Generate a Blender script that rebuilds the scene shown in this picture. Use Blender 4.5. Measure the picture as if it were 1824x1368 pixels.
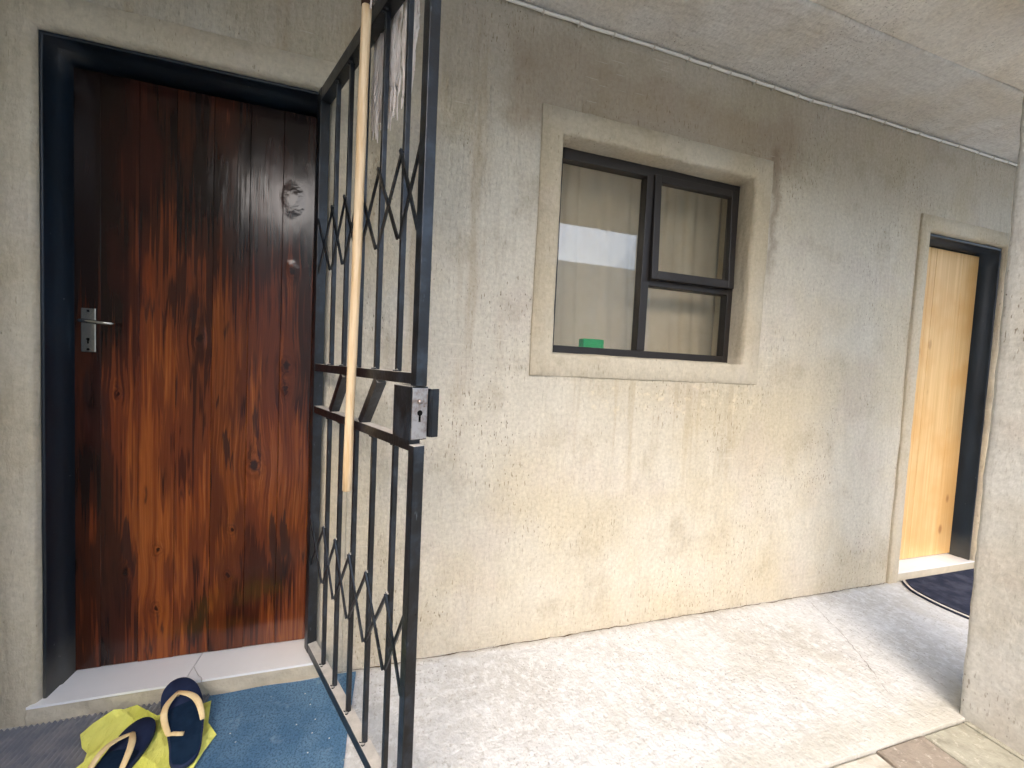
import bpy, bmesh, math, random
from mathutils import Vector, Matrix, noise
from mathutils.geometry import delaunay_2d_cdt
random.seed(7)
S = bpy.context.scene
for o in list(bpy.data.objects): bpy.data.objects.remove(o)
COL = S.collection

# ------------------------------------------------------------------ camera
CAM = (0.0, -1.6015, 1.2326); YAW, PITCH, ROLL = 0.2894, 0.0458, 0.0482
cd = bpy.data.cameras.new('camera'); cam = bpy.data.objects.new('camera', cd); COL.objects.link(cam)
r = Vector((math.cos(YAW), -math.sin(YAW), 0)); f = Vector((math.sin(YAW), math.cos(YAW), 0)); u = Vector((0, 0, 1))
f2 = f*math.cos(PITCH) - u*math.sin(PITCH); u2 = u*math.cos(PITCH) + f*math.sin(PITCH)
r3 = r*math.cos(ROLL) + u2*math.sin(ROLL); u3 = u2*math.cos(ROLL) - r*math.sin(ROLL)
cam.matrix_world = Matrix(((r3.x, u3.x, -f2.x, CAM[0]), (r3.y, u3.y, -f2.y, CAM[1]), (r3.z, u3.z, -f2.z, CAM[2]), (0, 0, 0, 1)))
cd.sensor_fit = 'HORIZONTAL'; cd.sensor_width = 36.0; cd.lens = 696.68/1824*36; cd.clip_start = 0.02; cd.clip_end = 500
S.camera = cam

# ------------------------------------------------------------------ sky, sun, exposure
SUN_EL, SUN_AZ = math.radians(42), math.radians(205)      # azimuth clockwise from +Y: a veiled sun behind the camera
w = bpy.data.worlds.new('World'); S.world = w; w.use_nodes = True
nt = w.node_tree; nt.nodes.clear()
sky = nt.nodes.new('ShaderNodeTexSky'); sky.sky_type = 'NISHITA'; sky.sun_disc = False
sky.sun_elevation = SUN_EL; sky.sun_rotation = SUN_AZ; sky.air_density = 1.0; sky.dust_density = 3.6; sky.ozone_density = 0.6
bg = nt.nodes.new('ShaderNodeBackground'); bg.inputs[1].default_value = 0.15
wo = nt.nodes.new('ShaderNodeOutputWorld')
nt.links.new(sky.outputs[0], bg.inputs[0]); nt.links.new(bg.outputs[0], wo.inputs[0])
sl = bpy.data.lights.new('sun', 'SUN'); sl.energy = 0.42; sl.angle = math.radians(110); sl.color = (1, 0.99, 0.97)
so = bpy.data.objects.new('sun', sl); COL.objects.link(so)
sd = Vector((math.sin(SUN_AZ)*math.cos(SUN_EL), math.cos(SUN_AZ)*math.cos(SUN_EL), math.sin(SUN_EL)))
so.rotation_euler = sd.to_track_quat('Z', 'Y').to_euler(); so.location = (0, -6, 8)
S.view_settings.view_transform = 'Standard'; S.view_settings.look = 'None'; S.view_settings.gamma = 1
S.view_settings.exposure = 2.28
S.render.engine = 'CYCLES'
S.cycles.max_bounces = 6; S.cycles.diffuse_bounces = 4; S.cycles.caustics_reflective = False; S.cycles.caustics_refractive = False; S.cycles.glossy_bounces = 3; S.cycles.use_adaptive_sampling = True; S.cycles.adaptive_threshold = .05; S.cycles.transparent_max_bounces = 12

# ------------------------------------------------------------------ node helpers
def lin(c):
    return tuple(((x/255)/12.92 if x/255 <= .04045 else ((x/255+.055)/1.055)**2.4) for x in c)
class V:                                                    # a float socket with arithmetic
    def __init__(s, nt, k): s.nt, s.k = nt, k
    def _m(s, op, b=None, c=None, clamp=False):
        n = s.nt.nodes.new('ShaderNodeMath'); n.operation = op; n.use_clamp = clamp
        for i, x in enumerate((s, b, c)):
            if x is None: continue
            if isinstance(x, V): s.nt.links.new(x.k, n.inputs[i])
            else: n.inputs[i].default_value = x
        return V(s.nt, n.outputs[0])
    def __add__(s, b): return s._m('ADD', b)
    __radd__ = __add__
    def __sub__(s, b): return s._m('SUBTRACT', b)
    def __rsub__(s, b): return (s*-1.0)+b
    def __mul__(s, b): return s._m('MULTIPLY', b)
    __rmul__ = __mul__
    def __truediv__(s, b): return s._m('DIVIDE', b)
    def pw(s, b): return s._m('POWER', b)
    def mx(s, b): return s._m('MAXIMUM', b)
    def mn(s, b): return s._m('MINIMUM', b)
    def ab(s): return s._m('ABSOLUTE')
    def sin(s): return s._m('SINE')
    def step(s, a, b):                                      # smoothstep a..b (a may exceed b)
        n = s.nt.nodes.new('ShaderNodeMapRange'); n.interpolation_type = 'SMOOTHSTEP'
        if a > b:
            n.inputs[1].default_value, n.inputs[2].default_value = b, a; n.inputs[3].default_value, n.inputs[4].default_value = 1, 0
        else:
            n.inputs[1].default_value, n.inputs[2].default_value = a, b
        s.nt.links.new(s.k, n.inputs[0]); return V(s.nt, n.outputs[0])
class Mat:
    def __init__(s, name, rough=.8, spec=.5, metal=0.0, plane=None):
        s.m = bpy.data.materials.new(name); s.m.use_nodes = True; s.nt = s.m.node_tree
        s.b = s.nt.nodes['Principled BSDF']; s.b.inputs['Roughness'].default_value = rough
        s.b.inputs['Metallic'].default_value = metal; s.b.inputs['Specular IOR Level'].default_value = spec
        tc = s.nt.nodes.new('ShaderNodeTexCoord'); s.co = tc.outputs['Object']
        sx = s.nt.nodes.new('ShaderNodeSeparateXYZ'); s.nt.links.new(s.co, sx.inputs[0])
        s.x, s.y, s.z = (V(s.nt, sx.outputs[i]) for i in range(3))
        s.bumps = []; s.pl = {'xz': (0, 2), 'xy': (0, 1), 'yz': (1, 2)}.get(plane)
        if s.pl: q = (s.x, s.y, s.z); s.co = s.vec(q[s.pl[0]], q[s.pl[1]], 0.0)
    def vec(s, x, y, z):
        n = s.nt.nodes.new('ShaderNodeCombineXYZ')
        for i, a in enumerate((x, y, z)):
            if isinstance(a, V): s.nt.links.new(a.k, n.inputs[i])
            else: n.inputs[i].default_value = a
        return n.outputs[0]
    def _map(s, sc, stretch, off, co):
        if s.pl: stretch = (stretch[s.pl[0]], stretch[s.pl[1]], 1); off = (off[0] + off[1]*.37, off[2] + off[1]*.61, 0)
        mp = s.nt.nodes.new('ShaderNodeMapping'); mp.inputs[3].default_value = [sc*q for q in stretch]; mp.inputs[1].default_value = off
        s.nt.links.new(co or s.co, mp.inputs[0]); return mp.outputs[0]
    def noise(s, sc, det=3, ro=.55, stretch=(1, 1, 1), off=(0, 0, 0), co=None, dist=0):
        n = s.nt.nodes.new('ShaderNodeTexNoise'); n.inputs['Scale'].default_value = 1; n.inputs['Detail'].default_value = min(det, 3.5)
        if s.pl: n.noise_dimensions = '2D'
        n.inputs['Roughness'].default_value = ro; n.inputs['Distortion'].default_value = dist
        s.nt.links.new(s._map(sc, stretch, off, co), n.inputs[0]); return V(s.nt, n.outputs[0])
    def voro(s, sc, stretch=(1, 1, 1), rnd=1, off=(0, 0, 0)):
        n = s.nt.nodes.new('ShaderNodeTexVoronoi'); n.inputs['Scale'].default_value = 1; n.inputs['Randomness'].default_value = rnd
        if s.pl: n.voronoi_dimensions = '2D'
        s.nt.links.new(s._map(sc, stretch, off, None), n.inputs[0])
        sp = s.nt.nodes.new('ShaderNodeSeparateColor'); s.nt.links.new(n.outputs['Color'], sp.inputs[0])
        return V(s.nt, n.outputs['Distance']), V(s.nt, sp.outputs[0])
    def rgb(s, c):
        n = s.nt.nodes.new('ShaderNodeRGB'); n.outputs[0].default_value = (*c, 1); return n.outputs[0]
    def mix(s, a, b, fac, mode='MIX'):
        n = s.nt.nodes.new('ShaderNodeMix'); n.data_type = 'RGBA'; n.blend_type = mode; n.clamp_factor = True
        for i, x in ((6, a), (7, b)):
            if isinstance(x, tuple): n.inputs[i].default_value = (*x, 1)
            else: s.nt.links.new(x, n.inputs[i])
        if isinstance(fac, V): s.nt.links.new(fac.k, n.inputs[0])
        else: n.inputs[0].default_value = fac
        return n.outputs[2]
    def scale(s, col, v):                                   # colour times a float
        n = s.nt.nodes.new('ShaderNodeVectorMath'); n.operation = 'SCALE'
        s.nt.links.new(col, n.inputs[0]); s.nt.links.new(v.k, n.inputs['Scale']); return n.outputs[0]
    def color(s, c):
        if isinstance(c, tuple): s.b.inputs['Base Color'].default_value = (*c, 1)
        else: s.nt.links.new(c, s.b.inputs['Base Color'])
    def rough(s, v): s.nt.links.new(v.k, s.b.inputs['Roughness'])
    def bump(s, h, dist=.005, strength=1.0):
        n = s.nt.nodes.new('ShaderNodeBump'); n.inputs['Strength'].default_value = strength; n.inputs['Distance'].default_value = dist
        s.nt.links.new(h.k, n.inputs['Height'])
        if s.bumps: s.nt.links.new(s.bumps[-1], n.inputs['Normal'])
        s.bumps.append(n.outputs[0]); s.nt.links.new(n.outputs[0], s.b.inputs['Normal'])
    def random(s):
        n = s.nt.nodes.new('ShaderNodeObjectInfo'); return V(s.nt, n.outputs['Random'])
    def upness(s):
        n = s.nt.nodes.new('ShaderNodeNewGeometry'); q = s.nt.nodes.new('ShaderNodeSeparateXYZ'); s.nt.links.new(n.outputs['Normal'], q.inputs[0])
        return V(s.nt, q.outputs[2])

def plaster(name, base, warm, dark, pits=1.0, trowel=(1, 1, .18), wall=False, plane='xz', relief=1.0):
    M = Mat(name, .88, .25, plane=plane)
    big = M.noise(1.3, 3, .6); mid = M.noise(4.5, 5, .62, off=(3, 1, 2)); fine = M.noise(60, 4, .65)
    c = M.mix(base, warm, big.step(.38, .66)); c = M.mix(c, dark, mid.step(.52, .78)*.4)
    c = M.mix(c, lin((192, 182, 174)), M.noise(2.7, 3, .6, off=(9, 4, 7)).step(.5, .72)*.28)
    sm = M.noise(14, 4, .7, stretch=(1, 1, .35), off=(5, 0, 5))
    c = M.scale(c, sm*.22 + .89); c = M.scale(c, fine*.5 + .75)
    # pits left by the float
    d, rn = M.voro(27, stretch=(1.35, 1.35, .7)); msk = M.noise(2.2, 2, .5, off=(1, 7, 0)).step(.48, .66)
    pit = d.step(.095, .03)*rn.step(.66 - .16*pits, .85)*(msk*.75 + .25)
    pit2 = M.noise(70, 2, .6, stretch=(1.6, 1.6, .34), off=(4, 2, 1)).step(.64, .74)*(msk*.7 + .3)
    c = M.mix(c, lin((70, 59, 44)), pit*.9); c = M.mix(c, lin((100, 87, 66)), pit2*.7)
    if wall:
        wob = M.noise(7, 4, .6, off=(2, 2, 9)) - .5; wob2 = M.noise(2.4, 2, .5, off=(8, 2, 1)) - .5
        zz = M.z + wob*.16 + wob2*.22; xx = M.x + wob*.12
        # brown damp patch round the top of the window, with a blotched upper margin
        damp = zz.step(2.20, 2.30)*zz.step(2.66, 2.50)*xx.step(.34, .46)*xx.step(2.08, 1.9)
        c = M.mix(c, lin((134, 110, 86)), damp*.36)
        upper = (M.z + wob2*.5 + wob*.1).step(2.0, 2.55); c = M.mix(c, lin((152, 134, 106)), upper*.3)
        # mould line running round the window on the right
        rim = ((xx - 1.84).ab()).step(.05, .0)*(M.z.step(1.6, 2.0))*M.z.step(2.45, 2.38); c = M.mix(c, lin((110, 88, 68)), rim*.5)
        # ochre wash below the sill and white lime blooms
        och = (M.z + wob*.2).step(.7, 1.05)*(M.z + wob*.1).step(1.22, 1.12)*(M.x + wob2*.5).step(.75, 1.2)*(M.x + wob2).step(2.6, 2.1)
        c = M.mix(c, lin((176, 156, 108)), och*.10)
        bl = M.noise(16, 5, .7, stretch=(1, 1, 1.2), off=(2, 5, 2)).step(.55, .68)*(M.z + wob*.1).step(.98, 1.08)*(M.z + wob*.05).step(1.2, 1.15)*M.x.step(.7, .9)*M.x.step(2.0, 1.7)
        c = M.mix(c, lin((226, 214, 186)), bl*.4)
        run = M.noise(9, 3, .6, stretch=(1, 1, .09), off=(7, 3, 3)).step(.52, .72)
        c = M.mix(c, lin((150, 128, 94)), run*M.x.step(.6, .2)*M.z.step(.9, 1.3)*.4)
        run2 = M.noise(16, 3, .6, stretch=(1, 1, .05), off=(2, 3, 8)).step(.5, .68)*M.x.step(.5, .75)*M.x.step(1.9, 1.6)*(M.z + wob*.5).step(.45, .95)*M.z.step(1.21, 1.18)
        c = M.mix(c, lin((158, 142, 112)), run2*.3)
        foot = (M.z + wob*.18).step(.26, .02); c = M.mix(c, lin((168, 150, 118)), foot*.15)
        # pale scrape marks
        scr = M.noise(1, 1, .5, stretch=(5.5, 1, 90), off=(1, 6, 4)).step(.73, .77)*M.noise(2.3, 2, .5, off=(4, 4, 4)).step(.58, .66)
        c = M.mix(c, lin((220, 215, 202)), scr*.3)
    M.color(c)
    M.bump(M.noise(9, 3, .65, stretch=trowel)*3.0 + M.noise(48, 3, .7, stretch=(1, 1, .5)), .0055*relief, .9)
    return M.m

WALL = plaster('wall_plaster', lin((195, 190, 177)), lin((189, 181, 162)), lin((157, 147, 127)), wall=True)
SURR = plaster('surround_plaster', lin((190, 182, 164)), lin((183, 171, 147)), lin((156, 143, 118)), pits=.3, plane=None)
COLM = plaster('column_plaster', lin((190, 190, 186)), lin((184, 181, 172)), lin((164, 158, 146)), pits=.6, trowel=(1, .35, .6), plane='yz', relief=.45)
CEIL = plaster('soffit_plaster', lin((212, 210, 205)), lin((206, 200, 188)), lin((184, 176, 160)), pits=.5, trowel=(.25, 1, 1), plane='xy')
CEIL2 = plaster('outer_soffit_plaster', lin((230, 227, 220)), lin((224, 218, 206)), lin((206, 199, 184)), pits=.3, trowel=(.25, 1, 1), plane='xy')

def concrete():
    M = Mat('floor_concrete', .86, .3, plane='xy')
    c = M.mix(lin((200, 202, 204)), lin((188, 188, 187)), M.noise(2.2, 4, .6).step(.4, .66))
    c = M.mix(c, lin((216, 218, 220)), M.noise(30, 4, .75, stretch=(1, .8, 1)).step(.45, .65)*.7)
    c = M.mix(c, lin((160, 158, 152)), M.noise(46, 4, .75, off=(4, 2, 0)).step(.56, .72)*.6)
    c = M.mix(c, lin((176, 172, 160)), M.noise(1.4, 4, .65, off=(2, 8, 0)).step(.55, .72)*.4)
    c = M.mix(c, lin((180, 177, 164)), (M.y + (M.noise(8, 3) - .5)*.12).step(-.58, -.72)*.55)
    c = M.mix(c, lin((170, 160, 138)), (M.y + (M.noise(11, 3) - .5)*.05).step(-.05, 0.0)*.4)
    d, rn = M.voro(60); sp = d.step(.22, .1)*rn.step(.7, .78)
    c = M.mix(c, lin((112, 108, 100)), sp*.55*M.noise(3, 2, off=(7, 1, 0)).step(.4, .6))
    M.color(c)
    M.bump(M.noise(13, 3, .7)*2.2 + M.noise(70, 3, .7), .0045, .9)
    return M.m
CONC = concrete()
def earth():
    M = Mat('packed_earth', .95, .1, plane='xy')
    c = M.mix(lin((150, 136, 112)), lin((118, 104, 82)), M.noise(3, 5, .65).step(.4, .65)); M.color(c); M.bump(M.noise(30, 5, .7), .01); return M.m
EARTH = earth()
def paver(name, a, b):
    M = Mat(name, .85, .25, plane='xy'); c = M.mix(a, b, M.noise(9, 5, .7).step(.4, .68)); c = M.mix(c, lin((206, 200, 186)), M.noise(40, 4, .7).step(.58, .72)*.5)
    M.color(c); M.bump(M.noise(26, 5, .7), .006); return M.m
PV1 = paver('brown_paver', lin((150, 140, 128)), lin((130, 121, 111))); PV2 = paver('grey_paver', lin((166, 164, 150)), lin((146, 144, 130))); PV3 = paver('pale_paver', lin((196, 192, 182)), lin((174, 168, 154)))
def flat(name, c, rough=.6, spec=.5, metal=0, bump=None, var=0.0, vs=12):
    M = Mat(name, rough, spec, metal)
    if var: M.color(M.scale(M.rgb(c), M.noise(vs, 4, .65)*(2*var) + (1 - var)))
    else: M.color(c)
    if bump: M.bump(M.noise(bump[0], 4, .65), bump[1])
    return M.m
CRACK = flat('crack_dirt', lin((92, 80, 62)), .95, .1, var=.4, vs=30)

# stained boards of the front door
def door_wood():
    M = Mat('stained_pine', .34, .36, plane='xz')
    rn = M.random(); ox = rn*7.3
    wx = M.x; wz = M.z
    knots = [(-.517, .80, .036), (-.405, 1.83, .03), (-.413, 1.19, .026), (-.40, 1.56, .02), (-.415, 1.10, .018), (-.945, 1.07, .015), (-.825, .49, .016), (-.59, .55, .015), (-.60, .37, .015), (-.83, .27, .016), (-.92, .42, .024), (-.70, 1.28, .022)]
    kd = None; kr = None; shift = None
    kw = (M.noise(38, 2, .5, off=(1, 0, 5)) - .5)*.02; kw2 = (M.noise(30, 2, .5, off=(6, 0, 1)) - .5)*.026
    for (kx, kz, kr0) in knots:
        dx = wx + kw - kx; dz = (wz + kw2 - kz)*.62
        d = (dx*dx + dz*dz).pw(.5)/kr0
        kd = d if kd is None else kd.mn(d)
        e = (d*-.7)._m('EXPONENT')*dx*-.85
        shift = e if shift is None else shift + e
    gx = wx + shift
    warp = M.noise(5, 3, .55, stretch=(1.5, 0, .35), co=M.vec(gx + ox, wz, 0.0)) - .5
    # fine grain strands
    strand = M.noise(1, 4, .6, stretch=(150, 0, 2.0), co=M.vec(gx + warp*.012 + ox, wz, 0.0))
    strand2 = M.noise(1, 3, .55, stretch=(48, 0, .8), co=M.vec(gx + warp*.03 + ox, wz, 0.0))
    cath = ((gx*170.0 + warp*24.0 + (wz*3.0 + ox).sin()*2.5).sin()*.5 + .5)
    jag = M.noise(1, 2, .5, stretch=(95, 0, 1.1), off=(3, 0, 1), co=M.vec(gx + ox, wz, 0.0)) - .5
    # the stain: heavy towards the top and the lock side, soaking along the strands in jagged tongues
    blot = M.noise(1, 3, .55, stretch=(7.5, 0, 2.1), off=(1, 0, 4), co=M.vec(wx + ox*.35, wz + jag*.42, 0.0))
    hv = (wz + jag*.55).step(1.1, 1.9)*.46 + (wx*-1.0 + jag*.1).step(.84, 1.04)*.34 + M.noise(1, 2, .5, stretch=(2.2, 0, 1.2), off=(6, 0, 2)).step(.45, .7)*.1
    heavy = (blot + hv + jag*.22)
    c = M.mix(lin((138, 74, 32)), lin((106, 50, 24)), strand2.step(.35, .65))
    c = M.mix(c, lin((166, 100, 50)), strand.step(.5, .72)*.55)
    c = M.mix(c, lin((92, 42, 22)), cath*strand2*.55)
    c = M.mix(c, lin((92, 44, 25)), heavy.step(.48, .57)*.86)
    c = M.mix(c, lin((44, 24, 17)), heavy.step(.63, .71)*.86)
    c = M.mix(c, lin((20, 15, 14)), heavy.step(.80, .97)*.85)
    c = M.mix(c, lin((40, 28, 26)), M.noise(1, 3, .6, stretch=(14, 0, 3.2), off=(9, 0, 3), co=M.vec(wx + ox*.2, wz + jag*.2, 0.0)).step(.64, .72)*.75)
    red = M.noise(1, 2, .5, stretch=(5, 0, 1.6), off=(2, 0, 8)); c = M.mix(c, lin((116, 46, 30)), red.step(.5, .7)*.12)
    hair = M.noise(1, 2, .6, stretch=(330, 0, 5), off=(2, 0, 2), co=M.vec(gx + ox, wz, 0.0)); c = M.scale(c, hair*.5 + .75)
    c = M.scale(c, rn*.35 + .80)
    ring = (kd*9.0).sin()*.5 + .5
    c = M.mix(c, lin((52, 22, 14)), kd.step(2.0, .6)*ring*.3); c = M.mix(c, lin((36, 18, 13)), kd.step(.55, .25)*.9)
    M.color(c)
    M.rough(strand2*.12 + .10)
    M.bump(strand2*.5 + strand*.3 + cath*.12, .0009, .6); M.bump(kd.step(1.6, .3), .0025, .6); M.bump(M.noise(11, 2, .5, stretch=(1, 1, .4)), .003, .5)
    return M.m
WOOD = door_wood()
def pine():
    M = Mat('pale_pine', .5, .35); rn = M.random()
    g = M.noise(1, 3, .6, stretch=(60, 1, 1.2), co=M.vec(M.x + rn*5.0, M.y, M.z)); c = M.mix(lin((222, 188, 134)), lin((206, 168, 112)), g.step(.3, .7))
    c = M.mix(c, lin((204, 156, 92)), M.noise(3, 3).step(.4, .65)*.6)
    d, r0 = M.voro(7, stretch=(1, 1, .55)); c = M.mix(c, lin((150, 100, 52)), d.step(.17, .06)*r0.step(.5, .55)*.8)
    M.color(c); M.bump(g, .001); return M.m
PINE = pine()
def steel():
    M = Mat('black_gate_paint', .3, .55)
    c = M.mix(lin((12, 15, 19)), lin((36, 44, 54)), M.noise(14, 4, .7).step(.45, .7))
    c = M.mix(c, lin((108, 116, 124)), M.noise(60, 4, .75, stretch=(1, 1, .25)).step(.64, .75)*.5)
    dust = M.upness().step(.6, .95)*(M.noise(35, 4, .7)*.7 + .45); c = M.mix(c, lin((206, 202, 196)), dust*.9)
    M.color(c); M.rough(M.noise(22, 4, .7)*.3 + .2 + dust*.5); M.bump(M.noise(90, 3, .6), .0008); return M.m
STEEL = steel()
def frame_paint():
    M = Mat('navy_frame_paint', .42, .5); c = M.mix(lin((9, 20, 31)), lin((15, 31, 45)), M.noise(6, 4, .65, stretch=(1, 1, .3)).step(.4, .7))
    c = M.mix(c, lin((150, 150, 146)), M.noise(45, 4, .75).step(.69, .76)*.6); c = M.mix(c, lin((110, 106, 96)), (M.z + (M.noise(12, 3) - .5)*.12).step(.26, .08)*.4)
    M.color(c); M.bump(M.noise(20, 3, .6), .001); return M.m
FRAME = frame_paint()
ALU = flat('brown_aluminium', lin((30, 25, 23)), .42, .5, 0, (40, .0005), .25, 20)
CHROME = flat('worn_chrome', lin((196, 194, 186)), .2, .5, 1.0, (30, .0005), .12, 40)
BLACKHOLE = flat('keyhole_black', (.004, .004, .004), .9, .1)
def lockmetal():
    M = Mat('bare_lock_plate', .38, .5, .85); c = M.mix(lin((184, 180, 178)), lin((146, 130, 122)), M.noise(30, 5, .7).step(.4, .66)); c = M.mix(c, lin((120, 78, 56)), M.noise(70, 4, .7).step(.6, .72)*.7)
    M.color(c); M.bump(M.noise(60, 3), .0006); return M.m
LOCK = lockmetal()
TILE = flat('white_glazed_tile', lin((238, 240, 242)), .16, .5, 0, (5, .0006), .04, 8)
def glass():
    m = bpy.data.materials.new('window_glass'); m.use_nodes = True; nt = m.node_tree; nt.nodes.clear()
    o = nt.nodes.new('ShaderNodeOutputMaterial'); mx = nt.nodes.new('ShaderNodeMixShader'); lw = nt.nodes.new('ShaderNodeLayerWeight'); lw.inputs[0].default_value = .5
    p5 = nt.nodes.new('ShaderNodeMath'); p5.operation = 'POWER'; p5.inputs[1].default_value = 5; nt.links.new(lw.outputs['Facing'], p5.inputs[0])
    fr = nt.nodes.new('ShaderNodeMath'); fr.operation = 'MULTIPLY_ADD'; fr.inputs[1].default_value = .94; fr.inputs[2].default_value = .06; nt.links.new(p5.outputs[0], fr.inputs[0])
    t = nt.nodes.new('ShaderNodeBsdfTransparent'); t.inputs[0].default_value = (.94, .94, .93, 1); g = nt.nodes.new('ShaderNodeBsdfGlossy'); g.inputs['Roughness'].default_value = 0.0
    for a, b in ((fr.outputs[0], mx.inputs[0]), (t.outputs[0], mx.inputs[1]), (g.outputs[0], mx.inputs[2]), (mx.outputs[0], o.inputs[0])): nt.links.new(a, b)
    return m
GLASS = glass()
def fabric(name, a, b, sc, bd, rough=.9):
    M = Mat(name, rough, .15); M.color(M.mix(a, b, M.noise(sc, 4, .65).step(.38, .64))); M.bump(M.noise(sc*9, 3, .6), bd); return M.m
def curtain_cloth():
    m = fabric('sheer_curtain', lin((214, 198, 170)), lin((206, 188, 158)), 5, .0005); nt = m.node_tree
    b = nt.nodes['Principled BSDF']; t = nt.nodes.new('ShaderNodeBsdfTranslucent'); t.inputs[0].default_value = (.6, .55, .45, 1); mx = nt.nodes.new('ShaderNodeMixShader'); mx.inputs[0].default_value = .24
    o = nt.nodes['Material Output']; nt.links.new(b.outputs[0], mx.inputs[1]); nt.links.new(t.outputs[0], mx.inputs[2]); nt.links.new(mx.outputs[0], o.inputs[0]); return m
CURT = curtain_cloth()
def bluemat():
    M = Mat('blue_carpet', .93, .15, plane='xy'); c = M.mix(lin((80, 118, 152)), lin((100, 136, 166)), M.noise(5, 4, .6).step(.35, .65)); c = M.mix(c, lin((58, 82, 110)), M.noise(160, 3, .7).step(.45, .65)*.7)
    c = M.mix(c, lin((150, 176, 198)), M.noise(9, 4, .7, off=(3, 3, 0)).step(.58, .75)*.4)
    d, rn = M.voro(36); c = M.mix(c, lin((224, 226, 226)), d.step(.11, .05)*rn.step(.93, .96)*.8); M.color(c); M.bump(M.noise(220, 3, .7), .003); return M.m
BLUE = bluemat()
RIB = fabric('grey_ribbed_rubber', lin((126, 128, 136)), lin((146, 145, 148)), 14, .001, .8)
NAVY = fabric('navy_doormat', lin((34, 40, 58)), lin((60, 64, 80)), 8, .003)
WHITE = flat('white_trim', lin((224, 222, 216)), .7, .3)
def yellow():
    M = Mat('neon_yellow_cloth', .85, .2); c = M.mix(lin((248, 248, 132)), lin((240, 240, 112)), M.noise(9, 3).step(.4, .65)); M.color(c); M.bump(M.noise(24, 4, .7, stretch=(1.6, .5, 1), dist=1.2), .012, .8); M.bump(M.noise(260, 2), .0008); return M.m
YELL = yellow()
SOLE = fabric('navy_rubber_sole', lin((36, 46, 74)), lin((44, 54, 82)), 12, .0004, .62)
FOOT = fabric('dark_footbed', lin((18, 36, 58)), lin((26, 46, 68)), 20, .0004, .5)
STRAP = fabric('tan_strap', lin((238, 214, 166)), lin((226, 198, 146)), 20, .0004, .55)
def stick():
    M = Mat('mop_handle_wood', .5, .35); g = M.noise(1, 3, .6, stretch=(120, 120, 3)); c = M.mix(lin((226, 204, 170)), lin((206, 176, 134)), g.step(.35, .68))
    d, r0 = M.voro(9, stretch=(2, 2, .6)); c = M.mix(c, lin((140, 96, 58)), d.step(.16, .06)*r0.step(.6, .65)*.8); M.color(c); M.bump(g, .0006); return M.m
STICK = stick()
def thin(m, c, k):                                          # cloth that lets some light through
    nt = m.node_tree; b = nt.nodes['Principled BSDF']; t = nt.nodes.new('ShaderNodeBsdfTranslucent'); t.inputs[0].default_value = (*c, 1); mx = nt.nodes.new('ShaderNodeMixShader'); mx.inputs[0].default_value = k
    nt.links.new(b.outputs[0], mx.inputs[1]); nt.links.new(t.outputs[0], mx.inputs[2]); nt.links.new(mx.outputs[0], nt.nodes['Material Output'].inputs[0]); return m
YARN = fabric('mop_yarn', lin((254, 250, 246)), lin((250, 242, 236)), 40, .001)
thin(YARN, lin((248, 238, 230)), .4)
CABLE = flat('white_cable', lin((232, 230, 222)), .45, .5)
GREEN = flat('green_sponge', lin((30, 168, 96)), .8, .2, 0, (90, .001), .15, 40)
OPP = flat('courtyard_paint', lin((224, 219, 208)), .9, .2, 0, (30, .004), .08, 3)

# ------------------------------------------------------------------ mesh helpers
def mesh(name, vs, fs, mat, parent=None, smooth=False):
    me = bpy.data.meshes.new(name); me.from_pydata([tuple(v) for v in vs], [], fs); me.materials.append(mat)
    b = bmesh.new(); b.from_mesh(me); bmesh.ops.recalc_face_normals(b, faces=b.faces); b.to_mesh(me); b.free()
    if smooth:
        for p in me.polygons: p.use_smooth = True
    o = bpy.data.objects.new(name, me); COL.objects.link(o)
    if parent: adopt(o, parent)
    return o
def adopt(o, p):
    o.parent = p
    o.matrix_parent_inverse = WM[p.name].inverted() if p.name in WM else Matrix.Identity(4)
WM = {}
def thing(name, loc, label, cat, group=None):
    o = bpy.data.objects.new(name, None); COL.objects.link(o); o.location = loc; o.empty_display_size = .1
    WM[o.name] = Matrix.Translation(loc); tag(o, label, cat, group); return o
def tag(o, label, cat, group=None):
    o['label'] = label; o['category'] = cat
    if group: o['group'] = group
    return o
def structure(o): o['kind'] = 'structure'; return o
def box(name, lo, hi, mat, parent=None, bev=0.0, xf=None, seg=2):
    b = bmesh.new(); bmesh.ops.create_cube(b, size=1)
    for v in b.verts: v.co = Vector([(lo[i]+hi[i])/2 + v.co[i]*(hi[i]-lo[i]) for i in range(3)])
    if bev: bmesh.ops.bevel(b, geom=b.edges[:], offset=bev, segments=seg, affect='EDGES', profile=.5)
    if xf:
        for v in b.verts: v.co = xf(v.co)
    bmesh.ops.recalc_face_normals(b, faces=b.faces)
    me = bpy.data.meshes.new(name); b.to_mesh(me); b.free(); me.materials.append(mat)
    o = bpy.data.objects.new(name, me); COL.objects.link(o)
    if parent: adopt(o, parent)
    return o
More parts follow.
